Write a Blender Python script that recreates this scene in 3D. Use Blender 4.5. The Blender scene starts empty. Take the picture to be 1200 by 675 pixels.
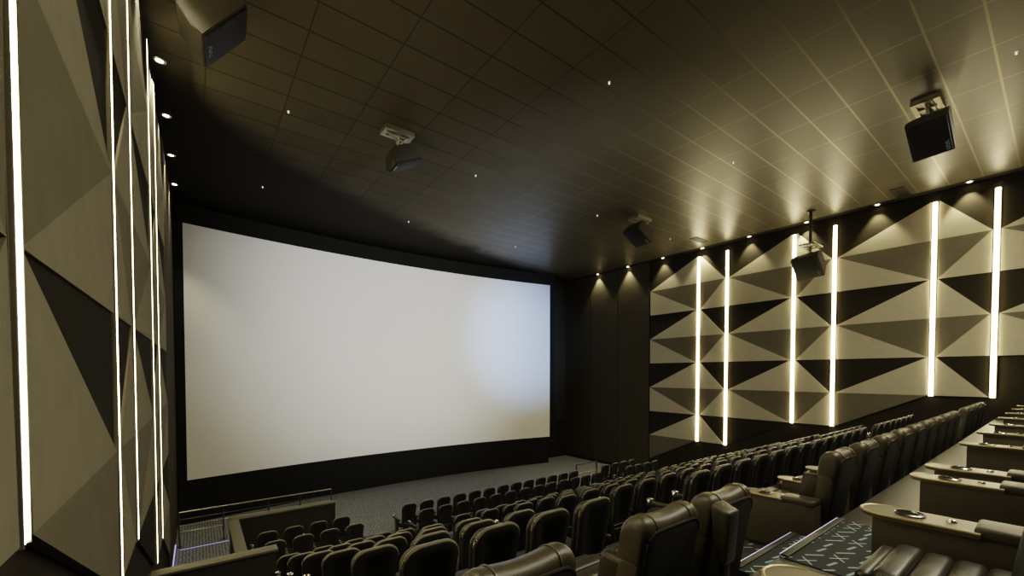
import bpy, bmesh, math, random
from mathutils import Vector, Matrix, Euler
random.seed(7)
PI = math.pi
C = bpy.context.scene.collection
SC = bpy.context.scene

# ------------------------------------------------------------------ dimensions
ZC = 5.72            # ceiling above eye level (eye = z 0)
XL, XR = -0.60, 18.6  # side walls
YF, YB = 19.0, -4.2   # front / rear wall
ZF = -5.15           # front floor

# ------------------------------------------------------------------ materials
class NT:
    def __init__(s, name):
        s.m = bpy.data.materials.new(name); s.m.use_nodes = True
        s.t = s.m.node_tree; s.b = s.t.nodes['Principled BSDF']
    def n(s, typ, **kw):
        x = s.t.nodes.new(typ)
        for k, v in kw.items(): setattr(x, k, v)
        return x
    def l(s, a, b): s.t.links.new(a, b)
    def coord(s):
        g = s.n('ShaderNodeNewGeometry'); return g.outputs['Position']
    def obj(s):
        g = s.n('ShaderNodeTexCoord'); return g.outputs['Object']
    def math(s, op, a, b=None, c=None):
        x = s.n('ShaderNodeMath', operation=op)
        for i, v in enumerate((a, b, c)):
            if v is None: continue
            if isinstance(v, (int, float)): x.inputs[i].default_value = v
            else: s.l(v, x.inputs[i])
        return x.outputs[0]
    def sep(s, v):
        x = s.n('ShaderNodeSeparateXYZ'); s.l(v, x.inputs[0]); return x.outputs
    def mix(s, f, a, b):
        x = s.n('ShaderNodeMix', data_type='RGBA')
        if isinstance(f, (int, float)): x.inputs['Factor'].default_value = f
        else: s.l(f, x.inputs['Factor'])
        for k, v in ((6, a), (7, b)):
            if isinstance(v, tuple): x.inputs[k].default_value = (*v, 1) if len(v) == 3 else v
            else: s.l(v, x.inputs[k])
        return x.outputs[2]
    def noise(s, v, scale, detail=3):
        x = s.n('ShaderNodeTexNoise'); s.l(v, x.inputs['Vector'])
        x.inputs['Scale'].default_value = scale; x.inputs['Detail'].default_value = detail
        return x.outputs['Fac']
    def bump(s, h, strength=.2, dist=.01):
        x = s.n('ShaderNodeBump'); x.inputs['Strength'].default_value = strength
        x.inputs['Distance'].default_value = dist
        s.l(h, x.inputs['Height']); s.l(x.outputs[0], s.b.inputs['Normal'])

def mat(name, col, rough=.5, metal=0., spec=.5, var=.15, nscale=12, bump=0., bscale=200, sheen=0):
    k = NT(name); p = k.obj()
    col = (col[0], min(1, col[1] * 1.03), col[2])
    f = k.noise(p, nscale)
    lo = tuple(c * (1 - var) for c in col); hi = tuple(min(1, c * (1 + var)) for c in col)
    k.l(k.mix(f, lo, hi), k.b.inputs['Base Color'])
    k.b.inputs['Roughness'].default_value = rough
    k.b.inputs['Metallic'].default_value = metal
    k.b.inputs['Specular IOR Level'].default_value = spec
    if sheen: k.b.inputs['Sheen Weight'].default_value = sheen
    if bump: k.bump(k.noise(p, bscale, 2), bump, .003)
    return k.m

def emit(name, col, st, base=(.8, .8, .8)):
    k = NT(name)
    k.b.inputs['Base Color'].default_value = (*base, 1)
    k.b.inputs['Emission Color'].default_value = (*col, 1)
    k.b.inputs['Emission Strength'].default_value = st
    return k.m

M = {}
M['wall'] = mat('dark wall fabric', (.030, .025, .017), .95, bump=.3, bscale=90, spec=.2)
M['wallplain'] = mat('brown wall fabric', (.060, .050, .033), .95, bump=.3, bscale=90, spec=.2)
M['front'] = mat('black masking cloth', (.015, .0145, .013), 1, spec=.1)
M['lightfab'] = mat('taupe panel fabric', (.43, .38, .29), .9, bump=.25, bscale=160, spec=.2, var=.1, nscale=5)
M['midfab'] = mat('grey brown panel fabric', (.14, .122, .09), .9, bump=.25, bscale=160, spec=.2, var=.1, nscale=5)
M['leftfab'] = mat('shaded taupe panel fabric', (.235, .208, .158), .92, bump=.4, bscale=130, spec=.2, var=.14, nscale=4)  # taupe copy darkened to carry the left wall's weaker light
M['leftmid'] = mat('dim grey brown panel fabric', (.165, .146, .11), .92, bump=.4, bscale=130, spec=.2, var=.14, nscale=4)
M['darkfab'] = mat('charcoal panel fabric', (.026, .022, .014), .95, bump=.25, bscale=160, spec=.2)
M['led'] = emit('warm led diffuser', (1, .83, .47), 17.0)
M['channel'] = mat('aluminium channel', (.55, .50, .40), .35, .8)
M['lamp'] = emit('downlight glow', (1, .86, .58), 18.0)
M['trimring'] = mat('downlight ring', (.45, .42, .36), .3, .6)
M['black'] = mat('black plastic', (.012, .012, .012), .4)
M['grille'] = mat('speaker grille', (.006, .006, .007), .6, bump=.5, bscale=400)
M['cabinet'] = mat('speaker cabinet', (.045, .040, .032), .5, bump=.2, bscale=300)
M['steel'] = mat('bracket steel', (.30, .28, .22), .4, .5)
M['badge'] = mat('speaker badge', (.22, .30, .42), .4)
M['leather'] = mat('black seat leather', (.019, .0175, .0135), .42, bump=.25, bscale=120, var=.25)
M['shell'] = mat('seat back shell', (.017, .0155, .012), .5, bump=.25, bscale=500, var=.25)
M['piping'] = mat('seat edge piping', (.16, .14, .10), .38)
M['recl'] = mat('recliner leather', (.026, .022, .015), .40, bump=.3, bscale=90, var=.3)
M['recl_lit'] = mat('lit recliner leather', (.058, .048, .031), .42, bump=.3, bscale=90, var=.25)  # lighter copy of the recliner leather; light on tops put into the colour
M['reclback'] = mat('recliner rear cloth', (.0055, .005, .0036), .75, bump=.3, bscale=300)
M['console'] = mat('console side vinyl', (.060, .050, .034), .6, bump=.2, bscale=250)
M['tabletop'] = mat('console table laminate', (.115, .092, .055), .35)
M['rim'] = mat('console rim', (.42, .34, .20), .3, .4)
M['chrome'] = mat('chrome', (.6, .58, .52), .2, 1.)
M['parapet'] = mat('parapet paint', (.017, .0165, .012), .8)
M['parcap'] = mat('parapet cap', (.095, .085, .060), .6)
M['rail'] = mat('railing steel', (.10, .10, .09), .35, .8)
M['railtop'] = mat('handrail steel', (.42, .40, .32), .3, .8)
M['plainfloor'] = mat('walkway vinyl', (.020, .0175, .013), .4, var=.25, nscale=2)
M['riser'] = mat('riser carpet', (.020, .019, .018), .95)
M['nosing'] = mat('stair nosing', (.09, .085, .075), .4, .5)
M['blueled'] = emit('violet step led', (.32, .26, 1), .42)
M['white'] = mat('white fixture', (.8, .78, .7), .4)
M['tiny'] = emit('sprinkler glint', (1, .92, .72), 1.1)  # glow stands in for the glint on sprinkler heads
M['vent'] = mat('vent metal', (.06, .055, .042), .5, .4)

def mk_screen():
    k = NT('screen fabric'); p = k.obj()
    f = k.noise(p, 260, 1)
    k.l(k.mix(f, (.80, .80, .79), (.88, .88, .87)), k.b.inputs['Base Color'])
    k.b.inputs['Roughness'].default_value = .85
    k.b.inputs['Specular IOR Level'].default_value = .2
    return k.m
M['screen'] = mk_screen()

def mk_ceiling():
    k = NT('ceiling tiles'); p = k.coord(); x, y, z = k.sep(p)
    def line(v, off, pitch, w):
        a = k.math('ADD', v, -off + w / 2 + pitch * 40); a = k.math('MODULO', a, pitch)
        return k.math('LESS_THAN', a, w)
    lx = line(x, 8.446, 1.374, .020); ly = line(y, .865, .684, .034)
    m = k.math('MAXIMUM', lx, ly)
    nz = k.noise(p, 1.3, 4)
    ix = k.math('FLOOR', k.math('DIVIDE', k.math('ADD', x, -8.446 + 137.4), 1.374)); iy = k.math('FLOOR', k.math('DIVIDE', k.math('ADD', y, -.865 + 68.4), .684))
    cv = k.n('ShaderNodeCombineXYZ'); k.l(ix, cv.inputs[0]); k.l(iy, cv.inputs[1])
    wn = k.n('ShaderNodeTexWhiteNoise'); k.l(cv.outputs[0], wn.inputs[0])
    tone = k.mix(wn.outputs['Value'], (.070, .063, .045), (.088, .079, .057))
    base = k.mix(nz, tone, (.078, .070, .050))
    # T-bar joints: colour lightens toward the right, standing in for light there
    rr = k.n('ShaderNodeMapRange'); rr.interpolation_type = 'SMOOTHSTEP'; k.l(x, rr.inputs[0]); rr.inputs[1].default_value = 5.0; rr.inputs[2].default_value = 13.0
    right = rr.outputs[0]
    mr = k.math('MULTIPLY', m, right)
    joint = k.mix(right, (.040, .034, .023), (.25, .22, .15))
    col = k.mix(m, base, joint)
    # unlit ceiling near the screen: shade put into the colour along a curve
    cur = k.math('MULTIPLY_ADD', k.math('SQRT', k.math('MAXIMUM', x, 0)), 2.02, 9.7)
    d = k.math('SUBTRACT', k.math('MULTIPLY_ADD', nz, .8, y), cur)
    unlit = k.n('ShaderNodeMapRange'); unlit.interpolation_type = 'SMOOTHSTEP'
    k.l(d, unlit.inputs[0]); unlit.inputs[1].default_value = -.3; unlit.inputs[2].default_value = 1.3
    B = unlit.outputs[0]
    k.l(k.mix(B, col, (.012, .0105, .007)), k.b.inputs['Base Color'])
    fn = k.noise(p, 220, 2)
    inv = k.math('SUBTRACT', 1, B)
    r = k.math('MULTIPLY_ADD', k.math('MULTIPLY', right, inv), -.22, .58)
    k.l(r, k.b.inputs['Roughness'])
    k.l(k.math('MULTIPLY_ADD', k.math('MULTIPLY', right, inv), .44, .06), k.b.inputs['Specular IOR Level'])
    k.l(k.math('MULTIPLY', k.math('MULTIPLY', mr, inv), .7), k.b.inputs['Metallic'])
    k.bump(k.math('MULTIPLY_ADD', mr, 1.5, fn), .28, .004)
    return k.m
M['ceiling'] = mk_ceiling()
M['ceilblack'] = mat('black ceiling', (.014, .0125, .009), .75, spec=.3)

def mk_frontcarpet():
    k = NT('front carpet'); p = k.coord()
    v = k.n('ShaderNodeTexVoronoi'); k.l(p, v.inputs['Vector']); v.inputs['Scale'].default_value = 13.0; v.inputs['Randomness'].default_value = .3
    d = k.math('LESS_THAN', v.outputs['Distance'], .36)
    n = k.noise(p, 3.5, 5)
    k.l(k.mix(k.math('MULTIPLY', d, k.math('MULTIPLY_ADD', n, .6, .5)), (.095, .10, .105), (.33, .345, .36)), k.b.inputs['Base Color'])
    k.b.inputs['Roughness'].default_value = .95
    return k.m
M['carpet'] = mk_frontcarpet()

def mk_aislecarpet():
    k = NT('aisle carpet'); p = k.coord(); x, y, z = k.sep(p)
    S = 7.0
    u = k.math('MULTIPLY', x, S); v = k.math('MULTIPLY', y, S * 1.15)
    iv = k.math('FLOOR', v); u2 = k.math('MULTIPLY_ADD', iv, .5, u)
    iu = k.math('FLOOR', u2)
    fu = k.math('ADD', k.math('FRACT', k.math('ADD', u2, 100)), -.5); fv = k.math('ADD', k.math('FRACT', k.math('ADD', v, 100)), -.5)
    au = k.math('ABSOLUTE', fu); av = k.math('ABSOLUTE', fv)
    ins = k.math('MULTIPLY', k.math('LESS_THAN', au, .36), k.math('LESS_THAN', av, .36))
    X = k.math('LESS_THAN', k.math('ABSOLUTE', k.math('SUBTRACT', au, av)), .06)
    D = k.math('LESS_THAN', k.math('ABSOLUTE', k.math('MULTIPLY_ADD', fu, .25, fv)), .075)
    sl = k.math('LESS_THAN', k.math('ABSOLUTE', k.math('ADD', fu, fv)), .085)
    cv = k.n('ShaderNodeCombineXYZ'); k.l(iu, cv.inputs[0]); k.l(iv, cv.inputs[1])
    wn = k.n('ShaderNodeTexWhiteNoise'); k.l(cv.outputs[0], wn.inputs[0]); w = wn.outputs['Value']
    isX = k.math('LESS_THAN', w, .34); isD = k.math('GREATER_THAN', w, .62)
    pat = k.math('ADD', k.math('MULTIPLY', X, isX), k.math('MULTIPLY', D, isD))
    rest = k.math('MULTIPLY', sl, k.math('SUBTRACT', k.math('SUBTRACT', 1, isX), isD))
    pat = k.math('MULTIPLY', k.math('MINIMUM', k.math('ADD', pat, rest), 1), ins)
    lc = k.mix(wn.outputs['Value'], (.30, .34, .34), (.20, .30, .38))
    n = k.noise(p, 260)
    k.l(k.mix(pat, k.mix(n, (.012, .014, .015), (.03, .033, .033)), lc), k.b.inputs['Base Color'])
    k.b.inputs['Roughness'].default_value = .95
    return k.m
M['aisle'] = mk_aislecarpet()

# ------------------------------------------------------------------ mesh helpers
def newbm(): return bmesh.new()
def add_box(bm, a, b, bev=0, seg=2, M_=None):
    a = Vector(a); b = Vector(b); c = (a + b) / 2; d = b - a
    r = bmesh.ops.create_cube(bm, size=1.0)
    vs = r['verts']
    for v in vs: v.co = Vector((v.co.x * d.x, v.co.y * d.y, v.co.z * d.z)) + c
    if bev > 0:
        es = list({e for v in vs for e in v.link_edges})
        rr = bmesh.ops.bevel(bm, geom=es, offset=bev, segments=seg, profile=.5, affect='EDGES')
        vs = list({v for f in rr['faces'] for v in f.verts} | {v for v in vs if v.is_valid})
    if M_ is not None:
        for v in vs:
            if v.is_valid: v.co = M_ @ v.co
    return vs
def add_tube(bm, pts, r, n=8, closed=False):
    pts = [Vector(p) for p in pts]; rings = []
    N = len(pts)
    for i, p in enumerate(pts):
        a = pts[(i - 1) % N] if (closed or i > 0) else pts[i]
        b = pts[(i + 1) % N] if (closed or i < N - 1) else pts[i]
        d = (b - a).normalized()
        up = Vector((0, 0, 1)) if abs(d.z) < .9 else Vector((1, 0, 0))
        s = d.cross(up).normalized(); t = s.cross(d).normalized()
        rings.append([bm.verts.new(p + r * (math.cos(2 * PI * j / n) * s + math.sin(2 * PI * j / n) * t)) for j in range(n)])
    for i in range(N if closed else N - 1):
        A, B = rings[i], rings[(i + 1) % N]
        for j in range(n):
            bm.faces.new((A[j], A[(j + 1) % n], B[(j + 1) % n], B[j]))
    if not closed:
        bm.faces.new(rings[0][::-1]); bm.faces.new(rings[-1])
def add_cyl(bm, c, r, h, n=24, r2=None, axis='Z'):
    r2 = r if r2 is None else r2
    ret = bmesh.ops.create_cone(bm, cap_ends=True, segments=n, radius1=r, radius2=r2, depth=h)
    R = {'Z': Matrix(), 'Y': Matrix.Rotation(-PI / 2, 4, 'X'), 'X': Matrix.Rotation(PI / 2, 4, 'Y')}[axis]
    for v in ret['verts']: v.co = (R @ v.co) + Vector(c)
    return ret['verts']
def add_lathe(bm, prof, c=(0, 0, 0), n=24):
    c = Vector(c); rings = []
    for r, z in prof:
        rings.append([bm.verts.new(c + Vector((r * math.cos(2 * PI * j / n), r * math.sin(2 * PI * j / n), z))) for j in range(n)])
    for A, B in zip(rings, rings[1:]):
        for j in range(n): bm.faces.new((A[j], A[(j + 1) % n], B[(j + 1) % n], B[j]))
    return rings
def rrect(w0, w1, z0, z1, r, n=6):
    """rounded outline in x-z: width w0 at the bottom, w1 at the top, corner radius r at top, small at bottom"""
    pts = []
    def arc(cx, cz, rad, a0, a1):
        for i in range(n + 1):
            a = a0 + (a1 - a0) * i / n; pts.append((cx + rad * math.cos(a), cz + rad * math.sin(a)))
    rb = min(r, .06)
    arc(w0 / 2 - rb, z0 + rb, rb, -PI / 2, 0)
    arc(w1 / 2 - r, z1 - r, r, 0, PI / 2)
    arc(-w1 / 2 + r, z1 - r, r, PI / 2, PI)
    arc(-w0 / 2 + rb, z0 + rb, rb, PI, PI * 1.5)
    return pts
def add_slab(bm, outline, y0, y1, bev, seg=3, inset=None):
    """closed outline in x-z extruded from y0 (rear) to y1 (front)"""
    A = [bm.verts.new((x, y0, z)) for x, z in outline]; B = [bm.verts.new((x, y1, z)) for x, z in outline]
    n = len(outline)
    f0 = bm.faces.new(A); f1 = bm.faces.new(B[::-1])
    for i in range(n): bm.faces.new((A[i], B[i], B[(i + 1) % n], A[(i + 1) % n]))
    bm.normal_update()
    vs = A + B
    es = [e for e in set(f0.edges) | set(f1.edges)]
    if bev: 
        rr = bmesh.ops.bevel(bm, geom=es, offset=bev, segments=seg, profile=.5, affect='EDGES')
        vs = list({v for f in rr['faces'] for v in f.verts})
    if inset:
        bm.normal_update()
        rear = min(bm.faces, key=lambda f: f.calc_center_median().y - (10 if len(f.verts) > 8 else 0))
        bmesh.ops.inset_region(bm, faces=[rear], thickness=inset[0], depth=0)
        bmesh.ops.inset_region(bm, faces=[rear], thickness=.012, depth=-inset[1])
    return list(bm.verts)
def shear(bm, k, z_top):
    for v in bm.verts: v.co.y += k * (z_top - v.co.z)
def finish(name, bm, m, parent=None, smooth=True, angle=40):
    bmesh.ops.recalc_face_normals(bm, faces=bm.faces)
    me = bpy.data.meshes.new(name); bm.to_mesh(me); bm.free()
    me.materials.append(M[m] if isinstance(m, str) else m)
    if smooth:
        me.polygons.foreach_set('use_smooth', [True] * len(me.polygons))
        try: me.set_sharp_from_angle(angle=math.radians(angle))
        except Exception: pass
    o = bpy.data.objects.new(name, me); C.objects.link(o)
    if parent: o.parent = parent
    return o
def struct(name, bm, m, smooth=False):
    o = finish(name, bm, m, None, smooth); o['kind'] = 'structure'; return o
def boxo(name, a, b, m, parent=None, bev=0):
    bm = newbm(); add_box(bm, a, b, bev); return finish(name, bm, m, parent, bev > 0)
def sbox(name, a, b, m):
    o = boxo(name, a, b, m); o['kind'] = 'structure'; return o
def thing(name, label, cat, loc=(0, 0, 0), rz=0, group=None):
    o = bpy.data.objects.new(name, None); C.objects.link(o)
    o.empty_display_size = .1
    o.location = loc; o.rotation_euler = (0, 0, rz)
    tag(o, label, cat, group); return o
def tag(o, label, cat, group=None):
    assert 4 <= len(label.split()) <= 16, (len(label.split()), label)
    o['label'] = label; o['category'] = cat
    if group: o['group'] = group
    return o
def dup(root, loc, label, group=None, skip=()):
    r = root.copy(); C.objects.link(r); r.location = loc
    r['label'] = label
    assert 4 <= len(label.split()) <= 16, (len(label.split()), label)
    if group: r['group'] = group
    for ch in list(root.children):
        if ch.name.split('.')[0] in skip: continue
        c = ch.copy(); C.objects.link(c); c.parent = r
        for g in ch.children:
            d = g.copy(); C.objects.link(d); d.parent = c
    return r
ORD = ['', 'first', 'second', 'third', 'fourth', 'fifth', 'sixth', 'seventh', 'eighth', 'ninth', 'tenth', 'eleventh', 'twelfth', 'thirteenth', 'fourteenth']

# ------------------------------------------------------------------ the room
S_Y = [2.69, 3.87, 5.05, 6.23, 7.41, 8.59]            # standard rows nearest first
S_TOP = [-1.22, -1.65, -2.08, -2.51, -2.94, -3.365]
SH = 1.10                                             # seat height
ROWB, ROWA = (10.55, -3.745, -4.86), (11.75, -3.90, -5.02)   # two front rows: y, top, floor
R1F, R2F = -1.77, -1.30

sbox('floor', (XL - .3, 12.9, ZF - .2), (XR + .3, YF + .3, ZF), 'carpet')
sbox('floor_front_row', (.85, 11.45, ZF - .2), (16.6, 12.9, ROWA[2]), 'carpet')
sbox('floor_front_side', (16.6, 9.9, ZF - .2), (XR + .3, 12.9, ZF), 'carpet')
sbox('floor_second_row', (.85, 10.2, ZF - .2), (16.6, 11.45, ROWB[2]), 'carpet')
sbox('floor_cross_aisle', (XL - .3, 9.5, ZF - .2), (XR + .3, 10.2, -4.70), 'carpet')
sbox('floor_left_passage', (XL - .3, 10.2, ZF - .2), (.85, 12.9, ZF), 'carpet')
for i in range(6):
    y0 = S_Y[i] - .22; y1 = (S_Y[i + 1] - .22) if i < 5 else 9.5
    sbox('floor_tier_%d' % (i + 1), (XL - .3, y0, ZF - .2), (XR + .3, y1, S_TOP[i] - SH), 'riser')
sbox('floor_recliner_tier', (XL - .3, 1.22, ZF - .2), (XR + .3, 2.47, R1F), 'plainfloor')
sbox('floor_rear_walkway', (XL - .3, YB, ZF - .2), (XR + .3, 1.2, R2F), 'plainfloor')
# aisle in the recliner row: carpeted landing and one intermediate step
bm = newbm(); add_box(bm, (3.28, .55, R2F - .05), (4.55, 1.2, R2F + .006)); struct('floor_landing', bm, 'aisle')
bm = newbm(); add_box(bm, (3.36, 1.2, R1F), (4.56, 1.56, -1.535)); struct('floor_step', bm, 'aisle')
bm = newbm(); add_box(bm, (3.30, 1.56, R1F - .05), (4.58, 2.47, R1F + .006)); struct('floor_recliner_aisle', bm, 'aisle')
bm = newbm(); add_box(bm, (1.45, 2.0, R1F - .05), (3.30, 2.47, R1F + .006)); struct('floor_row_carpet', bm, 'aisle')
# half steps in the aisles between the standard blocks
for i in range(6):
    zt = S_TOP[i] - SH; zn = (S_TOP[i - 1] - SH) if i else R1F
    for j, (xa, xb) in enumerate(((3.42, 4.75), (12.42, 13.08))):
        sbox('floor_aisle_step_%d_%d' % (i + 1, j + 1), (xa, S_Y[i] - .22, zt - .05), (xb, S_Y[i] + .1, (zt + zn) / 2), 'aisle')

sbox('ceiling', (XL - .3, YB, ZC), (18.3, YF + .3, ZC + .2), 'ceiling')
sbox('ceiling_border_right', (18.3, YB, ZC), (XR + .3, YF + .3, ZC + .2), 'ceilblack')
sbox('wall_left', (XL - .25, YB, ZF - .2), (XL - .04, YF + .3, ZC + .2), 'wall')
sbox('wall_right', (XR + .04, YB, ZF - .2), (XR + .25, 12.95, ZC + .2), 'wall')
sbox('wall_right_front', (XR - .02, 12.95, ZF - .2), (XR + .25, YF + .3, ZC + .2), 'wallplain')
sbox('wall_left_front', (XL - .25, 12.95, ZF - .2), (XL + .0, YF + .3, ZC + .2), 'wallplain')
sbox('wall_front', (XL - .3, YF, ZF - .2), (XR + .3, YF + .25, ZC + .2), 'wall')
sbox('wall_rear', (XL - .3, YB - .25, ZF - .2), (XR + .3, YB, ZC + .2), 'wall')
for y in (14.95, 16.95):
    bm = newbm(); add_box(bm, (XR - .028, y - .008, ZF), (XR - .018, y + .008, ZC)); struct('trim_right_seam', bm, 'front')
bm = newbm(); add_box(bm, (XR - .06, 9.9, ZF), (XR - .02, YF, ZF + .14)); struct('baseboard_right', bm, 'front')

# exit door, black, right of the screen
bm = newbm(); add_box(bm, (16.75, YF - .05, ZF), (18.45, YF, -2.85)); d = struct('door_1', bm, 'front')
bm = newbm(); add_box(bm, (17.58, YF - .06, ZF + .03), (17.62, YF - .045, -2.9)); o = finish('door_seam', bm, 'wall', d)
bm = newbm(); add_box(bm, (17.05, YF - .12, ZF + 1.0), (17.5, YF - .07, ZF + 1.06), .01); o = finish('push_bar', bm, 'rail', d)

# ------------------------------------------------------------------ screen
def screen_y(x):
    t = (x - 7.9) / 8.3; return 17.95 + .85 * (1 - t * t)
SX0, SX1, SZ0, SZ1 = -.33, 16.25, -3.64, 5.08
scr = thing('cinema_screen', 'huge blank curved white cinema screen filling the front wall', 'screen', (7.9, 18.6, ZF))
def curved(name, x0, x1, z0, z1, off, m, thick=.03, n=48):
    bm = newbm(); rows = []
    for i in range(n + 1):
        x = x0 + (x1 - x0) * i / n; y = screen_y(x) + off
        rows.append([bm.verts.new((x - 7.9, y - 18.6, z0 - ZF)), bm.verts.new((x - 7.9, y - 18.6, z1 - ZF)),
                     bm.verts.new((x - 7.9, y - 18.6 + thick, z1 - ZF)), bm.verts.new((x - 7.9, y - 18.6 + thick, z0 - ZF))])
    for A, B in zip(rows, rows[1:]):
        for j in range(4): bm.faces.new((A[j], A[(j + 1) % 4], B[(j + 1) % 4], B[j]))
    bm.faces.new(rows[0]); bm.faces.new(rows[-1][::-1])
    return finish(name, bm, m, scr, True, 30)
curved('projection_surface', SX0, SX1, SZ0, SZ1, 0, 'screen')
k = curved('lower_masking', -.55, 16.2, ZF + .002, SZ0 - .01, .02, 'front'); k['label'] = 'black cloth skirt below the screen'
k = curved('upper_masking', -.55, 16.6, SZ1 + .01, ZC - .01, .02, 'front'); k['label'] = 'black cloth band above the screen'
k = curved('side_masking', -.58, SX0 - .01, SZ0, SZ1, .02, 'front', n=2)
k = curved('side_masking', SX1 + .01, 16.6, SZ0, SZ1, .02, 'front', n=2)

# ------------------------------------------------------------------ folded wall panels and LED strips
LV = lambda k: 5.42 - 1.222 * k
HUBS = {12.87: 1, 9.0: 1, 5.14: 1, 1.28: 1}
COLS = [  # hub y, fold y, facets per hub level
    (12.87, 10.30, {-1: 'D', 1: 'ABCD', 3: 'ABCD', 5: 'ABCD', 7: 'AE'}),
    (9.00, 10.30, {-1: 'D', 1: 'ABCD', 3: 'ABCD', 5: 'ABCD', 7: 'A'}),
    (9.00, 6.43, {-1: 'D', 1: 'ABCD', 3: 'ABCD', 5: 'ABCD'}),
    (5.14, 6.43, {-1: 'D', 1: 'ABCD', 3: 'ABCD', 5: 'ABC'}),
    (5.14, 2.57, {-1: 'D', 1: 'ABCD', 3: 'ABCD', 5: 'AE'}),
    (1.28, 2.57, {-1: 'D', 1: 'ABCD', 3: 'ABCD', 5: 'A'}),
    (1.28, -1.29, {-1: 'D', 1: 'ABCD', 3: 'ABC'}),
]
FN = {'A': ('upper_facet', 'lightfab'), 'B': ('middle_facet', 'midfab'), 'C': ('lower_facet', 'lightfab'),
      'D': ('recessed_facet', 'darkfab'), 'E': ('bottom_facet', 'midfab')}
STRIP_W = .17
COLWORD = ['between screen-end edge and first light strip', 'between first and second light strips', 'between second and third light strips',
           'between third and fourth light strips', 'between fourth and fifth light strips', 'between fifth and sixth light strips', 'behind sixth light strip']
ROWWORD = {1: 'top', 3: 'second', 5: 'third', 7: 'lowest'}
def wall_panels(side):
    xw = XR if side == 'right' else XL
    s = -1 if side == 'right' else 1            # direction into the room
    for ci, (hy, fy, mods) in enumerate(COLS):
        sg = 1 if fy > hy else -1
        g = STRIP_W / 2
        q1, q2, q3 = (.03, .045, .02) if side == 'right' else (.022, .027, .016)
        h_in = hy + sg * g if hy < 12 else hy
        f_in = fy - sg * g
        Dk = None
        for lev, fac in mods.items():
            if side == 'left' and hy == 1.28 and fy == -1.29: continue
            if lev == -1: continue
            rw = ROWWORD[lev]
            n_mod = len([q for q in mods if q > 0])
            lab = 'folded taupe acoustic panel, %s wall, %s row %s' % (side, rw, COLWORD[ci])
            if len(lab.split()) > 16: lab = 'folded taupe panel, %s wall, %s row %s' % (side, rw, COLWORD[ci])
            if side == 'left' and ci == 5: lab = 'folded taupe panel, left wall, %s row at left picture edge, before nearest light strip' % rw
            cy = (hy + fy) / 2; cz = LV(lev)
            t = thing('acoustic_panel', lab, 'wall panel', (xw, cy, cz), 0, 'folded acoustic panels on the %s wall' % side)
            H = lambda q, d: Vector((xw + s * d, h_in, LV(q)))
            F = lambda q, d: Vector((xw + s * d, f_in, LV(q)))
            h = lev
            tri = {'A': (H(h, q1), F(h - 1, q3), F(h, q2)), 'B': (H(h, q1), F(h, q2), F(h + 1, q3)),
                   'C': (H(h, q1), F(h + 1, q3), H(h + 1, q3 + .004)), 'D': (H(h + 1, .0), F(h + 1, .0), H(h + 2, .0)),
                   'E': (H(h, q1), F(h, q2), H(h + 1, q3))}
            todo = list(fac)
            if lev == 1: todo = ['T'] + todo
            tri['T'] = (H(0, 0), F(0, 0), H(1, 0))
            for q in todo:
                nm, m = FN['D' if q == 'T' else q]
                if q == 'T': nm = 'top_facet'
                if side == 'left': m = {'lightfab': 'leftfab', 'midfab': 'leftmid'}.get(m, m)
                P = tri[q]
                bm = newbm()
                fr = [bm.verts.new(p - Vector((xw, cy, cz))) for p in P]
                bk = [bm.verts.new(Vector((xw - s * .03, p.y, p.z)) - Vector((xw, cy, cz))) for p in P]
                bm.faces.new(fr); bm.faces.new(bk[::-1])
                for i in range(3): bm.faces.new((fr[i], fr[(i + 1) % 3], bk[(i + 1) % 3], bk[i]))
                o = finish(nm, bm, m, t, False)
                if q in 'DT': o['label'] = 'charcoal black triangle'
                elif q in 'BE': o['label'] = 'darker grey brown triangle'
wall_panels('right'); wall_panels('left')
STRIPS = [(10.30, 7), (9.0, 7), (6.43, 6), (5.14, 6), (2.57, 5), (1.28, 5)]
for side in ('right', 'left'):
    xw = XR if side == 'right' else XL; s = -1 if side == 'right' else 1
    for i, (y, lv) in enumerate(STRIPS):
        if side == 'left' and i == 5: continue
        z1 = LV(0) - .03; z0 = LV(lv) - .02
        pos = ('nearest the screen' if i == 0 else '%s from the screen' % ORD[i + 1])
        t = thing('led_light_strip', 'tall glowing warm white vertical LED strip on %s wall, %s' % (side, pos), 'wall light', (xw, y, z0), 0, 'vertical light strips on the %s wall' % side)
        w = .10 if side == 'right' else .075
        a, b = sorted((s * -.02, s * .012))
        bm = newbm(); add_box(bm, (a, -w / 2 - .02, 0), (b, w / 2 + .02, z1 - z0)); 
        for sy in (-1, 1):
            a2, b2 = sorted((s * .012, s * .03))
            add_box(bm, (a2, sy * (w / 2 + .01) - .006, 0), (b2, sy * (w / 2 + .01) + .008, z1 - z0))
        finish('channel', bm, 'channel', t, False)
        a, b = sorted((s * .013, s * (.066 if side == 'right' else .030)))
        bm = newbm(); add_box(bm, (a, -w / 2, .01), (b, w / 2, z1 - z0 - .01), .012); finish('diffuser', bm, 'led', t, True)

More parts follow.
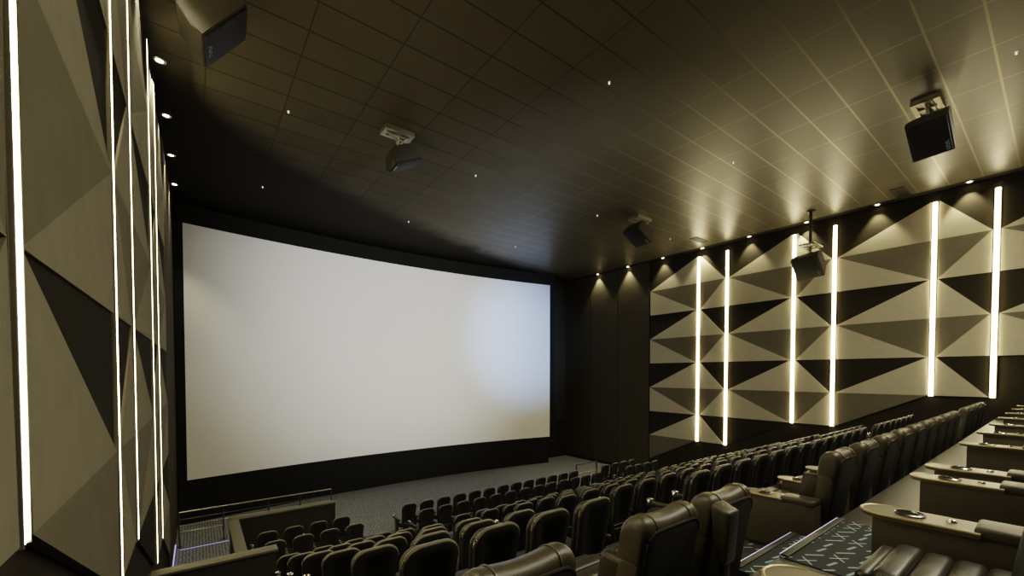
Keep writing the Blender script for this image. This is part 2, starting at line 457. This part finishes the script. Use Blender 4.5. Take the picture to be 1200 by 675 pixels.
# ------------------------------------------------------------------ downlights
DLY = [1.84, 3.95, 6.0, 8.05, 10.07, 12.1, 14.2, 16.3]
def light(name, typ, loc, power, col, **kw):
    l = bpy.data.lights.new(name, typ); l.energy = power; l.color = col
    for k, v in kw.items(): setattr(l, k, v)
    o = bpy.data.objects.new(name, l); C.objects.link(o); o.location = loc
    return o
def downlight(x, y, label, grp):
    t = thing('ceiling_downlight', label, 'ceiling light', (x, y, ZC), 0, grp)
    bm = newbm(); add_lathe(bm, [(.055, .01), (.06, -.012), (.085, -.016), (.10, -.008), (.10, .01)], n=24); finish('trim_ring', bm, 'trimring', t)
    bm = newbm(); add_lathe(bm, [(.001, -.012), (.045, -.008), (.058, .0)], n=20); finish('lamp_lens', bm, 'lamp', t)
for i, y in enumerate(DLY):
    k = 8 - i
    downlight(18.45, y, 'small round downlight along right wall, %s' % ('nearest the screen' if k == 1 else ORD[k] + ' from the screen'), 'downlights along the right wall')
    if y > 9: downlight(-.49 + .02, y, 'small round downlight along left wall, %s' % ('nearest the screen' if k == 1 else ORD[k] + ' from the screen'), 'downlights along the left wall')
    for x in ((18.42, -.46) if True else ()):
        light('downlight_beam', 'SPOT', (x, y, ZC - .06), 170, (1, .87, .55), spot_size=math.radians(80), spot_blend=.6, shadow_soft_size=.04)

# ------------------------------------------------------------------ sprinklers
for (u, v, lab) in ((342, 135, 'tiny white ceiling sprinkler between two left ceiling speakers'), (558, 208, 'tiny white ceiling sprinkler right of middle box speaker'),
                    (480, 261, 'tiny white ceiling sprinkler above middle of screen'), (604, 290, 'tiny white ceiling sprinkler above right part of screen'),
                    (311, 221, 'tiny white ceiling sprinkler above left part of screen'), (712, 102, 'tiny white ceiling sprinkler near middle of tiled ceiling'),
                    (856, 193, 'tiny white ceiling sprinkler over right wall strips'), (1180, 68, 'small white ceiling sprinkler at far right ceiling edge'),
                    (699, 254, 'tiny white ceiling sprinkler left of far corner speaker'), (784, 281, 'tiny white ceiling sprinkler right of far corner speaker')):
    f = ZC * 489 / (438 - v); r = f * (u - 600) / 489
    x = .7986 * r + .6018 * f; y = -.6018 * r + .7986 * f
    t = thing('ceiling_sprinkler', lab, 'sprinkler', (x, y, ZC), 0, 'sprinklers on the ceiling')
    bm = newbm(); add_lathe(bm, [(.001, -.004), (.024, -.006), (.024, .002)], n=12); finish('escutcheon', bm, 'white', t)
    bm = newbm(); add_cyl(bm, (0, 0, -.02), .006, .035, 8); add_cyl(bm, (0, 0, -.038), .016, .006, 10); finish('sprinkler_head', bm, 'tiny', t)

# ------------------------------------------------------------------ ceiling vents
def vent(x, y, L, W, label):
    t = thing('ceiling_vent', label, 'vent', (x, y, ZC), 0, 'air vents in the ceiling')
    bm = newbm()
    for a, b in (((-L/2, -W/2), (L/2, -W/2 + .03)), ((-L/2, W/2 - .03), (L/2, W/2)), ((-L/2, -W/2), (-L/2 + .03, W/2)), ((L/2 - .03, -W/2), (L/2, W/2))):
        add_box(bm, (*a, -.02), (*b, .005))
    finish('vent_frame', bm, 'vent', t, False)
    bm = newbm(); add_box(bm, (-L/2 + .02, -W/2 + .02, -.004), (L/2 - .02, W/2 - .02, .004)); finish('vent_cavity', bm, 'black', t, False)
    for q in range(4):
        yy = -W/2 + .03 + (W - .06) * (q + .5) / 4
        bm = newbm(); add_box(bm, (-L/2 + .03, yy - .012, -.018), (L/2 - .03, yy + .004, -.005)); finish('slat', bm, 'vent', t, False)
vent(17.75, 3.25, .95, .34, 'slatted grey air vent in ceiling near fifth right light strip')
vent(17.2, 9.55, .95, .34, 'small slatted air vent in ceiling near first right light strips')

# ------------------------------------------------------------------ loudspeakers
def speaker(label, mount, centre, n, size, pole=0, chain=1, gm='grille'):
    """mount = point on the ceiling; the cabinet's grille faces n, its long side lies along the room"""
    t = thing('ceiling_speaker', label, 'speaker', mount, 0, 'surround speakers hung from the ceiling')
    mz = -pole
    c = Vector(centre) - Vector(mount); n = Vector(n).normalized()
    zx = (Vector((0, -1, .06)) - n * Vector((0, -1, .06)).dot(n)).normalized(); xx = n.cross(zx)
    T = Matrix.Translation(c) @ Matrix((xx, n, zx)).transposed().to_4x4()
    hx = Matrix()
    W, H, D = size
    # cabinet: wide front, tapering to the rear
    bm = newbm()
    fr = [(-W/2, D*.45, -H/2), (W/2, D*.45, -H/2), (W/2, D*.45, H/2), (-W/2, D*.45, H/2)]
    md = [(-W/2, D*.12, -H/2), (W/2, D*.12, -H/2), (W/2, D*.12, H/2), (-W/2, D*.12, H/2)]
    bk = [(-W*.36, -D*.55, -H*.40), (W*.36, -D*.55, -H*.40), (W*.36, -D*.55, H*.5), (-W*.36, -D*.55, H*.5)]
    L = [[bm.verts.new(p) for p in q] for q in (bk, md, fr)]
    for A, B in zip(L, L[1:]):
        for j in range(4): bm.faces.new((A[j], A[(j + 1) % 4], B[(j + 1) % 4], B[j]))
    bm.faces.new(L[0][::-1]); bm.faces.new(L[-1])
    bmesh.ops.recalc_face_normals(bm, faces=bm.faces)
    bmesh.ops.bevel(bm, geom=list(bm.edges), offset=.012, segments=2, affect='EDGES')
    bmesh.ops.transform(bm, matrix=T, verts=bm.verts); cab = finish('cabinet', bm, 'cabinet', t)
    bm = newbm(); add_box(bm, (-W/2 + .025, D*.45 - .005, -H/2 + .03), (W/2 - .025, D*.45 + .028, H/2 - .03), .012); bmesh.ops.transform(bm, matrix=T, verts=bm.verts)
    gr = finish('grille', bm, gm, t)
    bm = newbm()
    for q in range(5):
        zz = -.10 + q * .042
        add_box(bm, (W*.36, D*.45 + .027, zz), (W*.36 + .055, D*.45 + .031, zz + .012)); add_box(bm, (W*.36 + (.0 if q % 2 else .043), D*.45 + .027, zz), (W*.36 + (.012 if q % 2 else .055), D*.45 + .031, zz + .034))
    if n.x < 0:
        for v in bm.verts:
            x, z = v.co.x - W*.36, v.co.z; v.co.x = -W*.30 + z; v.co.z = H*.32 + x
    bmesh.ops.transform(bm, matrix=T, verts=bm.verts); b = finish('badge', bm, 'badge', gr, False); b['label'] = 'small pale blue lettering badge'
    if pole:
        bm = newbm(); add_cyl(bm, (0, 0, -pole / 2), .05, pole, 16); add_cyl(bm, (0, 0, -.02), .13, .04, 20); finish('drop_pole', bm, 'cabinet', t)
    # perforated mounting frame
    bm = newbm()
    pw, pd = W * .42, D * .42
    for sx in (-1, 0, 1):
        add_box(bm, (sx * pw - .045, -pd, -.10 + mz), (sx * pw + .045, pd, -.06 + mz))
    for sy in (-1, 0, 1):
        add_box(bm, (-pw - .045, sy * pd - .04, -.101 + mz), (pw + .045, sy * pd + .04, -.059 + mz))
    if not pole: add_box(bm, (-pw - .04, -pd - .035, -.058), (pw + .04, pd + .035, 0.0))
    bmesh.ops.transform(bm, matrix=hx, verts=bm.verts); finish('mounting_plate', bm, 'steel', t, False)
    # swivel yoke down to the cabinet
    bm = newbm()
    top = T @ Vector((0, -D*.5, 0)); a = Vector((0, 0, -.09 + mz))
    add_tube(bm, [a, a * .5 + top * .5, top], .05, 12)
    finish('swivel_bracket', bm, 'steel', t)
    for sx in (-1, 1):
        bm = newbm(); p = T @ Vector((sx * W * .28, -D*.52, 0)); q = hx @ Vector((sx * pw * .8, 0, -.09 + mz)); add_tube(bm, [q, p], .022, 8)
        finish('bracket_arm', bm, 'steel', t)
    if chain:
        for sx in (-1, 1):
            p = T @ Vector((sx * W * .44, -D*.1, H * .48)); q = hx @ Vector((sx * pw * 1.05, -pd * .6, -.09 + mz))
            bm = newbm(); mid = (p + q) / 2 + Vector((sx * .06, 0, -.05)); add_tube(bm, [q, (q + mid) / 2 + Vector((sx * .03, 0, 0)), mid, (p + mid) / 2, p], .011, 6); finish('safety_cable', bm, 'steel', t)
    return t
speaker('large black ceiling speaker nearest the left wall, facing inward', (.16, 7.0, ZC), (.22, 7.0, 4.70), (.805, -.086, -.587), (.83, .62, .42))
speaker('black ceiling speaker left of centre, its bracket holes showing', (3.86, 9.62, ZC), (4.02, 9.74, 5.20), (.448, -.048, -.893), (.72, .56, .36))
speaker('black ceiling speaker near front right corner, above screen edge', (13.1, 9.55, ZC), (12.9, 9.47, 5.10), (-.448, -.048, -.893), (.85, .68, .45))
speaker('large black ceiling speaker above right side recliners, badge on grille', (12.5, 1.87, ZC), (12.3, 1.8, 5.02), (-.62, -.05, -.78), (.85, .64, .44))
speaker('dark box speaker on long drop pole beside right wall strips', (17.3, 5.5, ZC), (17.0, 5.45, 3.78), (-.72, -.05, -.69), (.85, .80, .5), pole=1.15, chain=0, gm='cabinet')

# ------------------------------------------------------------------ parapets, railing
def parapet(label, a, b, cap=.05, ov=.03):
    t = thing('parapet', label, 'low wall', ((a[0] + b[0]) / 2, (a[1] + b[1]) / 2, a[2]))
    o = Vector(t.location)
    boxo('wall_body', Vector(a) - o, Vector((b[0], b[1], b[2] - cap)) - o, 'parapet', t)
    boxo('cap', Vector((a[0] - ov, a[1] - ov, b[2] - cap)) - o, Vector((b[0] + ov, b[1] + ov, b[2])) - o, 'parcap', t, .01)
parapet('near low wall with pale cap beside left wall, ending at seats', (XL - .02, 8.06, -4.46), (1.03, 8.24, -2.98))
parapet('low dark wall in front of left front seat block', (.66, 13.35, ZF), (3.3, 13.53, -3.90))
parapet('pale capped low wall along left side of left front seats', (.62, 9.6, -4.9), (.80, 13.28, -3.90))
t = thing('railing', 'steel railing in front of screen beside the left wall', 'railing', (1.6, 15.7, ZF))
for i, x in enumerate((-.50, .58, 1.8, 2.75, 3.75)):
    bm = newbm(); add_cyl(bm, (x - 1.6, 0, .52), .018, 1.04, 12); add_cyl(bm, (x - 1.6, 0, .01), .06, .02, 14); finish('post', bm, 'rail', t)
for z, r, m in ((1.04, .020, 'railtop'), (.82, .013, 'rail'), (.64, .014, 'railtop'), (.45, .014, 'railtop')):
    bm = newbm(); add_tube(bm, [(-2.1, 0, z), (-1.0, 0, z)], r, 10)
    if z > .6: add_tube(bm, [(-1.0, 0, z), (2.15, 0, z)], r, 10)
    finish('handrail' if z > 1 else 'bar', bm, m, t)
t = thing('guard_rail', 'short steel guard rail beside right front seats at the wall', 'railing', (14.25, 13.4, ZF))
for dx in (-.45, .9):
    bm = newbm(); add_cyl(bm, (dx, 0, .50), .03, 1.0, 12); finish('post', bm, 'rail', t)
for z in (.55, .98):
    bm = newbm(); add_tube(bm, [(-.45, 0, z), (.9, 0, z)], .025, 10); finish('bar', bm, 'railtop' if z < .6 else 'rail', t)

# glowing step edges
def nosing(label, a, b, led=True, w=.05):
    a = Vector(a); b = Vector(b); d = (b - a); L = d.length
    t = thing('stair_nosing', label, 'step edge', a, math.atan2(d.y, d.x), 'lit step edges')
    bm = newbm(); add_box(bm, (0, 0, -.004), (L, w, .012), .003); finish('tread_edge', bm, 'nosing', t)
    if led:
        bm = newbm(); add_box(bm, (0.01, -.006, -.012), (L - .01, .0, .010)); k = finish('light_line', bm, 'blueled', t, False); k['label'] = 'violet blue glowing line'
# nosings run along x; the local +y side is the tread behind
nosing('lit violet step edge at top of recliner aisle, beside console', (4.55, 1.2, R2F + .008), (3.30, 1.2, R2F + .008))
nosing('lit violet step edge on middle step of recliner aisle', (4.55, 1.56, -1.533), (3.40, 1.56, -1.533))
nosing('lit violet step edge below railing near left wall', (-.5, 15.45, ZF + .004), (.72, 15.45, ZF + .004))
nosing('lit violet edge at left end of middle front row', (4.62, 12.9, ROWA[2] + .004), (4.05, 12.9, ROWA[2] + .004))
t = tag(boxo('wall_led_strip', (XL + .001, 13.2, ZF + .1), (XL + .03, 15.6, ZF + .14), 'blueled'), 'violet blue light line low on left wall beside railing', 'light strip')

# ------------------------------------------------------------------ standard seat
def make_seat():
    t = thing('cinema_chair', 'black high-backed cinema chair placeholder label', 'chair')
    lean = .17; zt = SH
    bm = newbm(); add_slab(bm, rrect(.36, .44, .36, zt, .13), 0, .055, .018, 2, (.055, .010)); shear(bm, lean, zt); b = finish('back_shell', bm, 'shell', t)
    ol = rrect(.36, .44, .40, zt, .13, 8)
    ol = [p for p in ol if p[1] > .48]
    # piped edge over the shell top, its highlight put into the colour
    bm = newbm()
    i0 = 0
    pts = [Vector((x * .985, .028 + lean * (zt - z * 1.0), z - .002)) for x, z in ol]
    pts.sort(key=lambda p: math.atan2(p.x, p.z - .7))
    add_tube(bm, pts, .014, 6); e = finish('piping', bm, 'piping', b)
    bm = newbm(); add_box(bm, (-.16, -.006, .50), (.16, .006, .515), .004); shear(bm, lean, zt); f = finish('fold_seam', bm, 'piping', b)
    bm = newbm(); add_slab(bm, rrect(.36, .42, .46, zt - .02, .12), .055, .135, .035, 3); shear(bm, lean, zt); finish('back_cushion', bm, 'leather', t)
    bm = newbm(); add_box(bm, (-.235, .20, .36), (.235, .68, .49), .045, 3)
    for v in bm.verts:
        if v.co.z > .42: v.co.z += .02 * (v.co.y - .2)
    finish('seat_cushion', bm, 'leather', t)
    bm = newbm(); add_box(bm, (-.20, .22, .0), (.20, .5, .02), .005); add_box(bm, (-.07, .27, .02), (.07, .45, .36), .01); finish('pedestal', bm, 'black', t)
    for sx in (-1, 1):
        bm = newbm(); add_box(bm, (sx * .29 - .032, .10, .60), (sx * .29 + .032, .62, .655), .018, 2); add_box(bm, (sx * .29 - .022, .22, .0), (sx * .29 + .022, .42, .61), .008)
        a = finish('armrest', bm, 'leather', t)
        bm = newbm(); add_lathe(bm, [(.030, .60), (.046, .60), (.05, .665), (.044, .675), (.036, .665), (.032, .61)], (sx * .29, .57, 0), 14); finish('cup_holder', bm, 'chrome', a)
        if sx < 0: 
            for o in (a, a.children[0]): pass
    return t
seat0 = make_seat()
def seat_variant(skip_right):
    pass
used = []
def place_seat(x, y, zf, label, group, last):
    if not used:
        seat0.location = (x, y, zf); seat0['label'] = label; seat0['group'] = group
        used.append(1); 
        assert 4 <= len(label.split()) <= 16, label
        return seat0
    r = dup(seat0, (x, y, zf), label, group)
    return r
ROWN = {'A': 'front row', 'B': 'second row from screen', 0: 'eighth row from screen', 1: 'seventh row from screen', 2: 'sixth row from screen',
        3: 'fifth row from screen', 4: 'fourth row from screen', 5: 'third row from screen'}
rows = [('A', ROWA[0], ROWA[1] - SH), ('B', ROWB[0], ROWB[1] - SH)] + [(i, S_Y[i], S_TOP[i] - SH) for i in range(6)]
LX = [1.33 + .583 * k for k in range(4)]
MX = [5.03 + .583 * k for k in range(13)]
RX = [13.43 + .585 * k for k in range(7)]
RXF = [13.95 + .583 * k for k in range(4)]
all_seats = []
for key, y, zf in rows:
    blocks = [('left', LX), ('middle', MX), ('right', RXF if key in ('A', 'B') else RX)]
    for bn, xs in blocks:
        for k, x in enumerate(xs):
            n = k + 1
            if bn == 'left' and key in (0,) and k < 0: continue
            lab = 'black cinema chair, %s, %s block, %s from its left end' % (ROWN[key], bn, ORD[n])
            z = zf
            all_seats.append(place_seat(x, y, z, lab, 'black cinema chairs in the %s block' % bn, k == len(xs) - 1))
# each seat keeps its left armrest; only the last of a block keeps the right one
for s in list(all_seats):
    n = s['label']
for idx, s in enumerate(all_seats):
    nxt = all_seats[idx + 1] if idx + 1 < len(all_seats) else None
    last = nxt is None or abs(nxt.location.y - s.location.y) > .1 or abs(nxt.location.x - s.location.x) > .7
    if not last:
        arms = [c for c in s.children if c.name.split('.')[0] == 'armrest']
        arms.sort(key=lambda c: sum(v.co.x for v in c.data.vertices))
        a = arms[-1]
        for g in list(a.children): bpy.data.objects.remove(g)
        bpy.data.objects.remove(a)

# ------------------------------------------------------------------ recliners
def make_recliner():
    t = thing('recliner', 'black leather recliner placeholder label text', 'recliner')
    zt = 1.0; lean = .16; W = .56
    def grid_body(w, th, z0, z1, sag, name, m, parent, x0=None, x1=None, rc=.075, rear=0.0):
        """upholstered slab: rounded cross-section, rounded ends, slightly saddled top"""
        xa, xb = (-w / 2 if x0 is None else x0), (w / 2 if x1 is None else x1)
        bm = newbm(); nx = 18; rings = []
        for i in range(nx + 1):
            f = i / nx; f = .5 - .5 * math.cos(PI * f); x = xa + (xb - xa) * f
            de = w / 2 - abs(x); e = 0
            if de < rc: e = rc - math.sqrt(max(0, rc * rc - (rc - de) ** 2))
            top = z1 - e * 1.0 - sag * math.cos(x / (w / 2) * PI / 2) ** 2
            y0, y1 = rear + e * .35, rear + th - e * .35
            ring = []; r = min(.085, (y1 - y0) * .485)
            for a_ in range(9):
                an = PI / 2 * a_ / 8; ring.append((y0 + r - r * math.cos(an), top - r + r * math.sin(an) * 1.0))
            for a_ in range(9):
                an = PI / 2 * a_ / 8; ring.append((y1 - r + r * math.sin(an), top - r * .9 + r * .9 * math.cos(an)))
            ring += [(y1, z0), (y0, z0)]
            rings.append([bm.verts.new((x, y, z)) for y, z in ring])
        for A, B in zip(rings, rings[1:]):
            n = len(A)
            for j in range(n): bm.faces.new((A[j], A[(j + 1) % n], B[(j + 1) % n], B[j]))
        bm.faces.new(rings[0][::-1]); bm.faces.new(rings[-1])
        shear(bm, lean, zt); return finish(name, bm, m, parent, True, 55)
    # rear panel
    bm = newbm(); add_slab(bm, rrect(W - .06, W - .05, .10, zt - .075, .09), -.012, .03, .012, 2); shear(bm, lean, zt); p = finish('rear_panel', bm, 'reclback', t)
    ol = [q for q in rrect(W - .06, W - .05, .10, zt - .075, .09, 8) if q[1] > .16]
    pts = [Vector((x, -.006 + lean * (zt - z), z)) for x, z in ol]; pts.sort(key=lambda q: math.atan2(q.x, q.z - .5))
    bm = newbm(); add_tube(bm, pts, .008, 6); finish('piping', bm, 'recl', p)
    grid_body(W, .172, .24, zt - .19, 0, 'backrest', 'recl_lit', t)
    h = grid_body(W, .175, zt - .25, zt, .022, 'headrest', 'recl_lit', t, -.165, .165)
    grid_body(W, .175, zt - .25, zt, .022, 'headrest_end', 'recl_lit', h, -W / 2, -.169)
    grid_body(W, .175, zt - .25, zt, .022, 'headrest_end', 'recl_lit', h, .169, W / 2)
    for sx in (-1, 1):
        bm = newbm(); zz = zt - .022 * math.cos(0.167 / (W / 2) * PI / 2) ** 2; q = []
        for a_ in range(9): an = PI / 2 * a_ / 8; q.append(Vector((sx * 0.167, .085 - .088 * math.cos(an), zz - .085 + .088 * math.sin(an))))
        for a_ in range(9): an = PI / 2 * a_ / 8; q.append(Vector((sx * 0.167, 0.175 - .085 + .088 * math.sin(an), zz - .0765 + .079 * math.cos(an))))
        for v in q: v.y += lean * (zt - v.z)
        add_tube(bm, q, .004, 6); finish('headrest_seam', bm, 'tabletop', h)
    # side bolsters
    for sx in (-1, 1):
        bm = newbm(); add_box(bm, (sx * W / 2 - (.10 if sx > 0 else .0), .10, .24), (sx * W / 2 + (.0 if sx > 0 else .10), .29, zt - .25), .04, 3); shear(bm, lean, zt); finish('side_bolster', bm, 'recl', t)
    # seat with stitched channels
    bm = newbm()
    for k in range(4):
        y0 = .34 + k * .125; add_box(bm, (-.26, y0, .22), (.26, y0 + .13, .41 + (.008 if k == 3 else 0)), .035, 3)
    finish('seat_cushion', bm, 'recl', t)
    bm = newbm(); add_box(bm, (-.25, .84, .08), (.25, .92, .39), .03, 3); finish('footrest', bm, 'recl', t)
    bm = newbm(); add_box(bm, (-.265, .18, .0), (.265, .82, .22), .01); finish('base', bm, 'black', t)
    return t
def stadium(w, y0, y1, z0, z1, n=10, rear=.02):
    pts = []
    r = w / 2
    for i in range(n + 1):
        a = PI * i / n; pts.append((r * math.cos(a), y1 - r + r * math.sin(a)))
    pts += [(-r, y0), (r, y0)]
    bm = newbm()
    A = [bm.verts.new((x, y, z0)) for x, y in pts]; B = [bm.verts.new((x, y, z1)) for x, y in pts]
    N = len(pts); bm.faces.new(A[::-1]); bm.faces.new(B)
    for i in range(N): bm.faces.new((A[i], A[(i + 1) % N], B[(i + 1) % N], B[i]))
    return bm, pts
def make_console(H, L, W=.24):
    """origin at floor under the rear end; extends L toward +y"""
    t = thing('armrest_console', 'brown armrest console placeholder label here', 'console')
    bm = newbm(); add_box(bm, (-W / 2 + .012, 0, 0), (W / 2 - .012, L - .045, H - .035), .008, 2); finish('side_body', bm, 'console', t)
    bm, pts = stadium(W + .02, L * .42, L + .02, H - .035, H - .008); top = finish('table_top', bm, 'tabletop', t, False)
    bm = newbm(); add_tube(bm, [Vector((x, y, H - .012)) for x, y in pts[:-2]] + [Vector((-W / 2 - .01, L * .42, H - .012))], .008, 8); k = finish('table_rim', bm, 'rim', top)
    cy = L - .19
    bm = newbm(); add_lathe(bm, [(.052, -.004), (.062, -.002), (.066, .006), (.058, .010), (.052, .004), (.050, -.006)], (0, cy, H - .006), 24); cup = finish('cup_holder', bm, 'chrome', t)
    bm = newbm(); add_lathe(bm, [(.001, .0), (.050, .0)], (0, cy, H - .0055), 20); finish('cup_well', bm, 'front', cup)
    bm = newbm(); add_lathe(bm, [(.001, .012), (.018, .010), (.022, .0)], (.02, cy - .16, H - .008), 14); finish('control_button', bm, 'chrome', top)
    bm = newbm(); add_box(bm, (-W / 2, .0, H - .04), (W / 2, L * .45, H + .022), .018, 3); finish('arm_pad', bm, 'recl_lit', t)
    return t

rec0 = make_recliner(); con0 = make_console(.52, .66, .20); con1 = make_console(.52, .80, .21)
rec_used = [0]
def put(proto, flag, loc, label, group):
    if not flag:
        flag.append(1); proto.location = loc; proto['label'] = label; proto['group'] = group
        assert 4 <= len(label.split()) <= 16, label
        return proto
    return dup(proto, loc, label, group)
fr, fc0, fc1 = [], [], []
R1Y = 1.29
R1X = [1.09, 2.13, 2.83]
names = ['leftmost, beside left wall seats at picture bottom', 'second from left, seen from behind', 'right of its pair, beside the stepped aisle']
for x, n in zip(R1X, names):
    put(rec0, fr, (x, R1Y, R1F), 'dark leather recliner in near row, %s' % n, 'recliners left of the aisle')
R1M = [5.24 + .9 * k for k in range(9)]; R1R = [14.3 + .9 * k for k in range(4)]
for k, x in enumerate(R1M):
    put(rec0, fr, (x, R1Y, R1F), 'dark leather recliner, near row right of aisle, %s from the stepped aisle' % ORD[k + 1], 'recliners right of the aisle')
for k, x in enumerate(R1R):
    put(rec0, fr, (x, R1Y, R1F), 'dark leather recliner in far right group, %s from the right wall' % ORD[4 - k], 'recliners at the right wall')
for k, x in enumerate([1.60]):
    put(con0, fc0, (x, 1.42, R1F), 'brown armrest console between first and second recliners at picture bottom', 'consoles of the near recliner row')
for k, x in enumerate([4.78] + [5.69 + .9 * q for q in range(8)] + [12.89]):
    put(con0, fc0, (x, 1.42, R1F), 'brown armrest console, near recliner row right of aisle, %s from the aisle' % ORD[k + 1], 'consoles of the near recliner row')
# rear row of consoles (their recliners are behind the frame edge)
R2X = [1.83, 3.17, 4.48, 5.06, 6.98, 8.5, 10.0, 11.55, 13.05, 14.65, 16.2]
for k, x in enumerate(R2X):
    lab = 'wide armrest console with cup holder, rear recliner row, %s from the left' % ORD[k + 1]
    put(con1, fc1, (x, -.10, R2F), lab, 'consoles of the rear recliner row')
rr2 = put(rec0, fr, (2.68, -.20, R2F), 'dark leather recliner at bottom right corner, left of nearest console', 'recliners of the rear row')
rr2.scale = (1, .85, 1)
# raised padded armrest behind second recliner of the pair
ra = thing('raised_armrest', 'padded armrest folded upright between the paired recliners', 'armrest', (2.53, 1.22, R1F + .61))
bm = newbm(); add_box(bm, (-.07, -.06, .02), (.07, .06, .35), .025, 3)
for v in bm.verts:
    v.co.y *= .55 + .45 * min(1, (v.co.z - .02) / .33)
    if v.co.z > .25 and v.co.y > .0: v.co.z += .03
finish('pad', bm, 'recl_lit', ra)
bm = newbm(); add_box(bm, (-.04, -.015, -.61), (.04, .02, .05), .008); finish('bracket', bm, 'black', ra)

# ------------------------------------------------------------------ lights
# projector beam from the rear wall, plus an added spot tinting the screen blue
def aim(o, p):
    o.rotation_euler = (Vector(p) - o.location).to_track_quat('-Z', 'Y').to_euler()
pj = light('projector_lamp', 'SPOT', (8.2, YB + .4, 2.5), 6900, (.96, .98, 1), spot_size=math.radians(46), spot_blend=1.0, shadow_soft_size=.08)
aim(pj, (7.6, 18.6, 2.3))
pb = light('added_blue_lamp', 'SPOT', (10.5, YB + .4, 2.3), 10500, (.30, .53, 1), spot_size=math.radians(24), spot_blend=1.0, shadow_soft_size=.08)
aim(pb, (14.9, 18.2, 2.0))
# unseen lamps added behind the camera to brighten the seat tops
for x in (5.2, 9.5, 14.0):
    light('added_rear_lamp', 'AREA', (x, -.7, ZC - .1), 160, (1, .92, .68), size=1.2)
w = bpy.data.worlds.new('hall'); SC.world = w; w.use_nodes = True
w.node_tree.nodes['Background'].inputs[0].default_value = (1, .93, .8, 1)
w.node_tree.nodes['Background'].inputs[1].default_value = .085

# ------------------------------------------------------------------ camera
cam = bpy.data.cameras.new('camera'); co = bpy.data.objects.new('camera', cam); C.objects.link(co)
PITCH = math.radians(1.4)
cam.sensor_fit = 'HORIZONTAL'; cam.sensor_width = 36; cam.lens = 36 * 489 / 1200
cam.shift_y = (438 + 489 * math.tan(PITCH) - 337.5) / 1200
cam.clip_start = .05
co.location = (0, 0, 0)
co.rotation_euler = (PI / 2 - PITCH, 0, -math.atan2(.6018, .7986))
SC.camera = co
SC.view_settings.view_transform = 'Filmic'
SC.view_settings.look = 'Medium High Contrast'
SC.view_settings.exposure = 0.68
